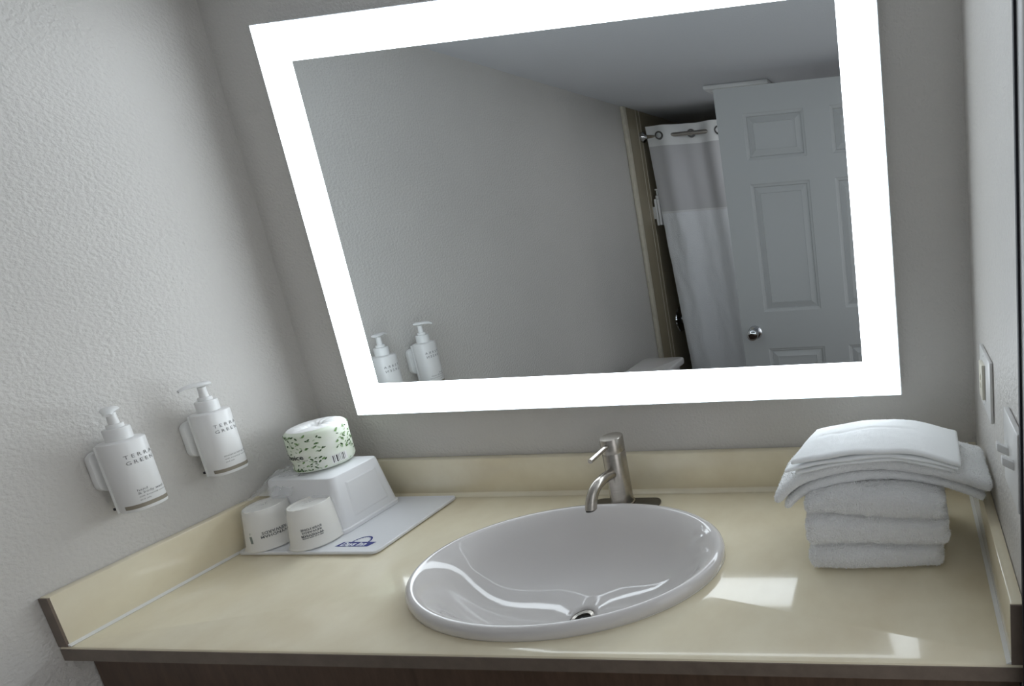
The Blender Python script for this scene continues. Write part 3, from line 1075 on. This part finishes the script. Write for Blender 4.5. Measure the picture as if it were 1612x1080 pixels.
def towel_mesh(name, lo, hi, r, m, shape, fuzz, seed, res=0.0032, parent=None, loc=None, pile=0, plen=0.003):
    nx = int((hi[0] - lo[0]) / res)
    ny = int((hi[1] - lo[1]) / (res * 1.5))
    nz = max(4, int((hi[2] - lo[2]) / res))
    V, F = rbox_geo(lo, hi, r, nx, ny, nz)
    out = []
    c = Vector([(a + b) / 2 for a, b in zip(lo, hi)])
    for p in V:
        q = shape(p.copy())
        d = Vector(((p.x - c.x) / (hi[0] - lo[0]) * (abs(p.x - c.x) > .46 * (hi[0] - lo[0])), (p.y - c.y) / (hi[1] - lo[1]) * (abs(p.y - c.y) > .44 * (hi[1] - lo[1])), (p.z - c.z) / (hi[2] - lo[2])))
        n1 = noise.noise(Vector((p.x * 300 + seed, p.y * 300, p.z * 300)))
        n2 = noise.noise(Vector((p.x * 60 + seed, p.y * 60, p.z * 60)))
        if d.length > 1e-6:
            d.normalize()
            q += d * (fuzz * n1 + fuzz * 0.9 * n2)
        out.append(q)
    o = obj(name, out, F, m, parent, True, loc=loc)
    if pile:
        # loops of terry standing out of the cloth, too many to count
        rg_ = random.Random(int(seed * 10) + 1)
        pv, pf = [], []
        for _ in range(pile):
            q = F[rg_.randrange(len(F))]
            a, b, c_, d_ = (out[i] for i in q)
            n_ = (c_ - a).cross(d_ - b)
            if n_.length < 1e-12:
                continue
            n_.normalize()
            if n_.dot(a - c) < 0 and abs(n_.z) < .9:
                n_ = -n_
            u, w = rg_.random(), rg_.random()
            p = (a * (1 - u) + b * u) * (1 - w) + (d_ * (1 - u) + c_ * u) * w
            tl = Vector((rg_.uniform(-1, 1), rg_.uniform(-1, 1), rg_.uniform(-1, 1)))
            dr = (n_ + tl * 0.75).normalized()
            sd = dr.cross(tl + Vector((.01, 0, 0)))
            if sd.length < 1e-9:
                continue
            sd = sd.normalized() * 0.0007
            L_ = plen * rg_.uniform(.5, 1.1)
            k_ = len(pv)
            pv += [p - sd - n_ * .0005, p + sd - n_ * .0005, p + dr * L_]
            pf.append((k_, k_ + 1, k_ + 2))
        pl_ = obj('terry_pile', pv, pf, TERRYP, parent or o)
        pl_['kind'] = 'stuff'
    return o


yb0, yb1 = -0.300, -0.110
hts = [(0.0038, 0.0500), (0.0500, 0.1085), (0.1080, 0.1625)]
labs = ['folded white hand towel at the bottom of the towel stack', 'folded white hand towel in the middle of the three thick ones', 'folded white hand towel on top of the three thick ones']
xs3 = [(1.318, 1.566), (1.317, 1.577), (1.318, 1.572)]
# undersides and tops undulate together so the towels lie on one another
und = [lambda t: 0.0, lambda t: 0.0016 * math.sin(t * 7.0), lambda t: 0.006 * math.exp(-((t - .12) / .2) ** 2) - 0.007 * t * t, lambda t: 0.0]
for i, ((z0, z1), lab, (x0, x1)) in enumerate(zip(hts, labs, xs3)):
    def shp(p, i=i, z0=z0, z1=z1, x0=x0, x1=x1):
        t = (p.x - x0) / (x1 - x0)
        h = (p.z - z0) / (z1 - z0)
        q = p.copy()
        top = und[i + 1](t)
        if i == 2:
            top = -0.020 * max(0, (t - 0.66) / 0.34) ** 1.5 - 0.018 * max(0, (0.30 - t) / .30) ** 1.5
        q.z += und[i](t) * (1 - h) + top * h
        if t > 0.88:
            q.x -= 0.007 * math.exp(-((h - 0.55) / 0.14) ** 2) * (t - 0.88) / 0.12
        q.y -= 0.003 * math.sin(t * 5 + i * 2)
        return q
    o = towel_mesh('hand_towel', (x0, yb0, z0), (x1, yb1, z1), (0.016, 0.022, 0.022), TERRY, shp, 0.0019, 3.1 * i, res=0.003, pile=24000, plen=0.0037, loc=((x0 + x1) / 2, (yb0 + yb1) / 2, z0))
    tag(o, lab, 'towel', 'thick folded towels in the stack')


# bath towel draped across the three, two folds thick, ends hanging down
AX = 1.480
bt = thing('bath_towel', 'folded white bath towel draped over the stack with both ends hanging', 'towel', (1.46, -0.22, 0.164))


def bath_drop(x, extra):
    d = x - AX
    if d < 0:
        t = -d / 0.217
        return 0.0235 * t * t + (0.0500 + extra) * t ** 6
    return (0.046 + extra * .3) * (d / 0.176) ** 1.5


def bath_fold(zb, extra):
    def f(p):
        q = p.copy()
        sl = (bath_drop(p.x + .002, extra) - bath_drop(p.x - .002, extra)) / 0.004
        n = math.sqrt(1 + sl * sl)
        q.z = zb - bath_drop(p.x, extra) + p.z / n
        q.x = p.x + p.z * sl / n * 0.8
        q.y += 0.004 * math.sin(p.x * 16 + zb * 90) + 0.02 * max(0, (1.36 - p.x)) * (p.y + .27) / .135 * -1
        q.z += 0.0012 * math.sin(p.x * 40 + p.y * 20)
        q.x = min(q.x, W - 0.003)
        return q
    return f


towel_mesh('fold', (1.284, -0.270, 0.0), (1.640, -0.130, 0.0185), (0.009, 0.014, 0.0092), TERRY2, bath_fold(0.1630, 0.024), 0.0011, 21.0, res=0.0032, parent=bt, pile=14000, plen=0.0030)
towel_mesh('fold', (1.268, -0.273, 0.0), (1.652, -0.130, 0.0235), (0.011, 0.017, 0.0117), TERRY2, bath_fold(0.1810, 0.0), 0.0011, 33.0, res=0.0032, parent=bt, pile=18000, plen=0.0030)

# three thin flat-woven cloths on top
labs = ['thin white cloth folded flat, lowest of three on the bath towel', 'thin white cloth folded flat, middle of three on the bath towel', 'thin white flat-woven bath mat on top of the towel stack']
for i, (x0, x1, yb, th, zt) in enumerate([(1.304, 1.590, -0.152, 0.0064, 0.2045), (1.286, 1.597, -0.150, 0.0064, 0.2120), (1.298, 1.602, -0.145, 0.0092, 0.2196)]):
    def shp(p, zt=zt, i=i, x0=x0, x1=x1):
        q = p.copy()
        d = p.x - AX
        drop = (0.026 - 0.003 * i) * (d / 0.19) ** 2 if d < 0 else 0.0285 * (d / 0.12) ** 1.5
        q.z = zt - drop + p.z
        t = (p.x - x0) / (x1 - x0)
        q.x += (p.y + 0.275) * (0.22 if t < .5 else 0.04) * abs(t - .5) * 2
        if i == 2:
            q.z += 0.0010 * math.sin(p.x * 50 + 1) * math.sin(p.y * 40)
            q.z -= 0.0016 * math.exp(-((p.y + 0.202 - 0.012 * math.sin(t * 3)) / 0.0022) ** 2) * (0.1 < t < .75)
            q.z += 0.0030 * math.sin((p.y + .275) / .13 * PI)
        q.y += 0.0015 * math.sin(p.x * 60 + i * 2)
        return q
    o = towel_mesh('flat_cloth', (x0, -0.276 - .002 * (i == 1), 0.0), (x1, yb, th), (0.0035, 0.005, th / 2), LINEN, shp, 0.0004, 50 + i, res=0.0030, loc=((x0 + x1) / 2, -0.21, zt))
    tag(o, labs[i], 'towel', 'thin cloths on top of the stack')


# ------------------------------------------------------------------ wall plates on the right wall
ol = thing('power_outlet', 'white wall plate with ivory outlet on the right wall above the towels', 'outlet', (W, -0.208, 0.32))
box('cover_plate', (W - 0.0005, -0.265, 0.265), (W - 0.0065, -0.150, 0.376), WPLAS, ol, bevel=0.002)
box('outlet_insert', (W - 0.006, -0.212, 0.287), (W - 0.0125, -0.178, 0.354), IVORY, ol, bevel=0.0015)
box('insert_gap', (W - 0.006, -0.2165, 0.287), (W - 0.0068, -0.2135, 0.354), INKG, ol)
for zz in (0.328, 0.313):
    box('test_button', (W - 0.0122, -0.202, zz - .005), (W - 0.0138, -0.188, zz + .005), IVORY, ol, bevel=0.0005)
for zz in (0.274, 0.367):
    lathe('screw', [(0.0030, 0), (0.0026, .001)], (W - .0062, -0.195, zz), WPLAS, ol, 12, top=True, xf=lambda p, c=(W - .0062, -0.195, zz): Vector((c[0] - (p.z - c[2]), p.y, c[2] + (p.x - c[0]))))

sw = thing('light_switch', 'white double toggle switch plate at the right wall edge by the doorway', 'light switch', (W, -0.446, 0.30))
box('cover_plate', (W - 0.0005, -0.492, 0.243), (W - 0.0085, -0.400, 0.357), WPLAS, sw, bevel=0.0025)
for yy, zz in ((-0.427, 1), (-0.467, 1)):
    box('toggle', (W - 0.006, yy - 0.005, 0.290), (W - 0.024, yy + 0.005, 0.302), WPLAS, sw, bevel=0.0015,
        xf=lambda p: Vector((p.x, p.y, p.z + (W - p.x) * 0.55)))
    for z2 in (0.266, 0.334):
        lathe('screw', [(0.0030, 0), (0.0026, .001)], (W - .0062, yy, z2), CHROME, sw, 12, top=True, xf=lambda p, c=(W - .0062, yy, z2): Vector((c[0] - (p.z - c[2]), p.y, c[2] + (p.x - c[0]))))

# ------------------------------------------------------------------ things behind, seen in the mirror
# shower curtain
RY_, RZ_ = -2.062, 1.098
rod = thing('curtain_rod', 'chrome shower curtain rod across the tub recess', 'curtain rod', (0.8, RY_, RZ_))
tube('tube', [(0.013, RY_, RZ_), (W - 0.013, RY_, RZ_)], 0.0125, NICKEL, rod, 16)
for x, s in ((0.0125, 1), (W - 0.0125, -1)):
    lathe('flange', [(0.032, 0), (0.030, 0.010), (0.017, 0.022), (0.0145, 0.035)], (x, RY_, RZ_), CHROME, rod, 24, bot=True, xf=lambda p, c=(x, RY_, RZ_), s=s: Vector((c[0] + s * (p.z - c[2]), p.y, c[2] + (p.x - c[0]))))

ct = thing('shower_curtain', 'white shower curtain with grey sheer upper panel, beside the open door', 'shower curtain', (0.8, RY_, -0.80))
ZTOP, ZH, ZS, ZBOT = 1.156, 1.040, 0.656, -0.80
def cwave(x, z):
    k_ = (x - 0.04) / 0.36
    amp = 0.022 + 0.006 * (ZTOP - z)
    y = RY_ + amp * math.sin(k_ * 2 * PI) + 0.006 * math.sin(k_ * 2 * PI * 2.7 + 1 + z)
    return y
def cgrid(name, z0, z1, m, nz, bumpy):
    vv, ff = [], []
    NX = 150
    for j in range(nz + 1):
        z = z0 + (z1 - z0) * j / nz
        for i in range(NX + 1):
            t = i / NX
            xl = 0.042 + 0.052 * max(0, (ZTOP - z)) * (1 - t)
            x = xl + (1.60 - xl) * t
            y = cwave(0.04 + 1.56 * t, z)
            if bumpy:
                y += 0.004 * noise.noise(Vector((x * 30, z * 14, 2))) + 0.003 * noise.noise(Vector((x * 12, z * 6, 9)))
            vv.append((x, y, z))
    for j in range(nz):
        for i in range(NX):
            a = j * (NX + 1) + i
            ff.append((a, a + 1, a + NX + 2, a + NX + 1))
    return obj(name, vv, ff, m, ct, True)
hdp = cgrid('header_band', ZH, ZTOP, CURTH, 8, False)
cgrid('sheer_panel', ZS, ZH, SHEER, 14, False)
cgrid('seam_band', ZS - 0.012, ZS, SEAM, 1, False)
cgrid('lower_panel', ZBOT, ZS - 0.012, CURT, 70, True)
for i in range(9):
    xg = 0.130 + i * 0.18
    yg = cwave(xg, RZ_)
    dy = 0.016
    for s in (1,):
        lathe('grommet', [(0.0155, -.0085), (0.024, -.0085), (0.025, 0), (0.024, .0085), (0.0155, .0085)], (xg, yg, RZ_), NICKDK, hdp, 24,
              xf=lambda p, c=(xg, yg, RZ_): Vector((c[0] + (p.x - c[0]), c[1] + (p.z - c[2]), c[2] + (p.y - c[1]))))

# white dispenser bracket inside the tub recess
sb = thing('shower_dispenser', 'small white dispenser bracket on the tub wall beside the curtain', 'soap dispenser', (0.012, -2.088, 0.60))
box('wall_plate', (0.0125, -2.060, 0.615), (0.030, -2.088, 0.690), WPLAS, sb, bevel=0.004)
box('bottle_holder', (0.0302, -2.052, 0.575), (0.044, -2.098, 0.735), WPLAS, sb, bevel=0.004)
box('bottle', (0.0465, -2.050, 0.575), (0.062, -2.098, 0.735), WPLAS2, sb, bevel=0.008)
lathe('pump', [(0.014, 0.735), (0.014, 0.755), (0.005, 0.757), (0.005, 0.785), (0.012, 0.787), (0.012, 0.795)], (0.048, -2.075, 0), WPLAS, sb, 20, top=True)

vl = thing('tub_valve', 'round chrome tub mixer valve low on the recess wall', 'valve', (0.012, -2.235, -0.057))
rx = lambda c: (lambda p: Vector((c[0] + (p.z - c[2]), p.y, c[2] + (p.x - c[0]))))
lathe('escutcheon', [(0.085, 0), (0.082, 0.006), (0.030, 0.014), (0.028, 0.030)], (0.0125, -2.235, -0.057), CHROME, vl, 40, bot=True, top=True, xf=rx((0.0125, -2.235, -0.057)))
tube('lever', [(0.040, -2.235, -0.057), (0.075, -2.235, -0.057)], 0.014, CHROME, vl, 16)
sp_ = thing('tub_spout', 'chrome tub spout below the round mixer valve', 'spout', (0.012, -2.30, -0.33))
tube('pipe', [(0.0125, -2.30, -0.325), (0.09, -2.30, -0.328), (0.135, -2.30, -0.345)], [0.024, 0.023, 0.018], CHROME, sp_, 18)

# bathtub below the curtain
tb = thing('bathtub', 'white built-in bathtub behind the shower curtain', 'bathtub', (0.8, -2.43, FZ))
rim = [(0.0, 0.013, -2.10, W - 0.013, YB + 0.013), ]
def tub():
    x0, x1, y0, y1 = 0.013, W - 0.013, YB + 0.013, -2.125
    R = [rrect(x0, y0, x1, y1, 0.006, 3), rrect(x0, y0, x1, y1, 0.006, 3), rrect(x0 + .07, y0 + .06, x1 - .07, y1 - .07, 0.10, 3), rrect(x0 + .14, y0 + .11, x1 - .14, y1 - .12, 0.10, 3)]
    Z = [FZ + 0.001, -0.43, -0.435, -0.80]
    n = len(R[0])
    vv = [(x, y, z) for r, z in zip(R, Z) for x, y in r]
    ff = []
    for i in range(3):
        for q in range(n):
            q2 = (q + 1) % n
            ff.append((i * n + q, i * n + q2, (i + 1) * n + q2, (i + 1) * n + q))
    ff.append(tuple(3 * n + q for q in range(n)))
    obj('shell', vv, ff, PORC, tb, True, angle=40)
tub()
lathe('drain', [(0.028, 0.0), (0.026, 0.003), (0.004, 0.001)], (0.32, -2.44, -0.7995), CHROME, tb, 20, top=True)

# toilet against the left wall
tl = thing('toilet', 'white toilet with its tank against the left wall, seen in the mirror', 'toilet', (0.3, -1.345, FZ))
prism('tank', rrect(0.075, -1.560, 0.285, -1.130, 0.03, 5), -0.47, -0.158, PORC, tl, bevel=0.006)
prism('tank_lid', rrect(0.066, -1.582, 0.305, -1.108, 0.035, 6), -0.157, -0.122, PORC, tl, bevel=0.009, seg=3)
tube('flush_lever', [(0.287, -1.19, -0.20), (0.300, -1.19, -0.20), (0.302, -1.20, -0.201), (0.302, -1.26, -0.206)], 0.006, CHROME, tl, 10)
def egg(s, cx, z):
    return [(cx + s * (0.205 * math.cos(a) + (0.03 if math.cos(a) > 0 else 0) * math.cos(a)), -1.345 + s * 0.175 * math.sin(a), z) for a in [2 * PI * i / 40 for i in range(40)]]
rg = [egg(.62, .42, FZ + .005), egg(.55, .42, FZ + .06), egg(.52, .42, FZ + .16), egg(.80, .455, FZ + .29), egg(1.0, .46, FZ + .375), egg(1.0, .46, FZ + .395)]
vv = [p for r in rg for p in r]
ff = []
for i in range(len(rg) - 1):
    for q in range(40):
        q2 = (q + 1) % 40
        ff.append((i * 40 + q, i * 40 + q2, (i + 1) * 40 + q2, (i + 1) * 40 + q))
ff += [tuple(reversed(range(40))), tuple((len(rg) - 1) * 40 + q for q in range(40))]
obj('bowl', vv, ff, PORC, tl, True, angle=45)
rg = [egg(1.0, .46, FZ + .396), egg(1.02, .46, FZ + .405), egg(1.0, .46, FZ + .425), egg(.9, .46, FZ + .428)]
vv = [p for r in rg for p in r]
ff = []
for i in range(3):
    for q in range(40):
        q2 = (q + 1) % 40
        ff.append((i * 40 + q, i * 40 + q2, (i + 1) * 40 + q2, (i + 1) * 40 + q))
ff += [tuple(reversed(range(40))), tuple(3 * 40 + q for q in range(40))]
obj('seat_lid', vv, ff, WPLAS, tl, True, angle=45)

# exhaust fan on the ceiling
fn = thing('exhaust_fan', 'white rectangular exhaust fan cover on the ceiling above the open door', 'exhaust fan', (0.76, -1.72, CZ))
box('cover', (0.585, -1.590, CZ - 0.0005), (0.915, -1.850, CZ - 0.022), WPLAS, fn, bevel=0.007)
box('fill_lens', (0.800, -1.625, CZ - 0.0215), (0.900, -1.825, CZ - 0.0224), LENS, fn)  # glowing panel added to brighten the shower curtain, hidden by the open door
for i in range(7):
    yy = -1.635 - i * 0.028
    box('louver', (0.61, yy, CZ - 0.0222), (0.785, yy - 0.010, CZ - 0.0245), WPLAS, fn)

# ------------------------------------------------------------------ raise everything so that the floor is at z = 0
for o in list(scene.objects):
    if o.parent is None and o.type in {'MESH', 'EMPTY'}:
        o.location.z += ZC
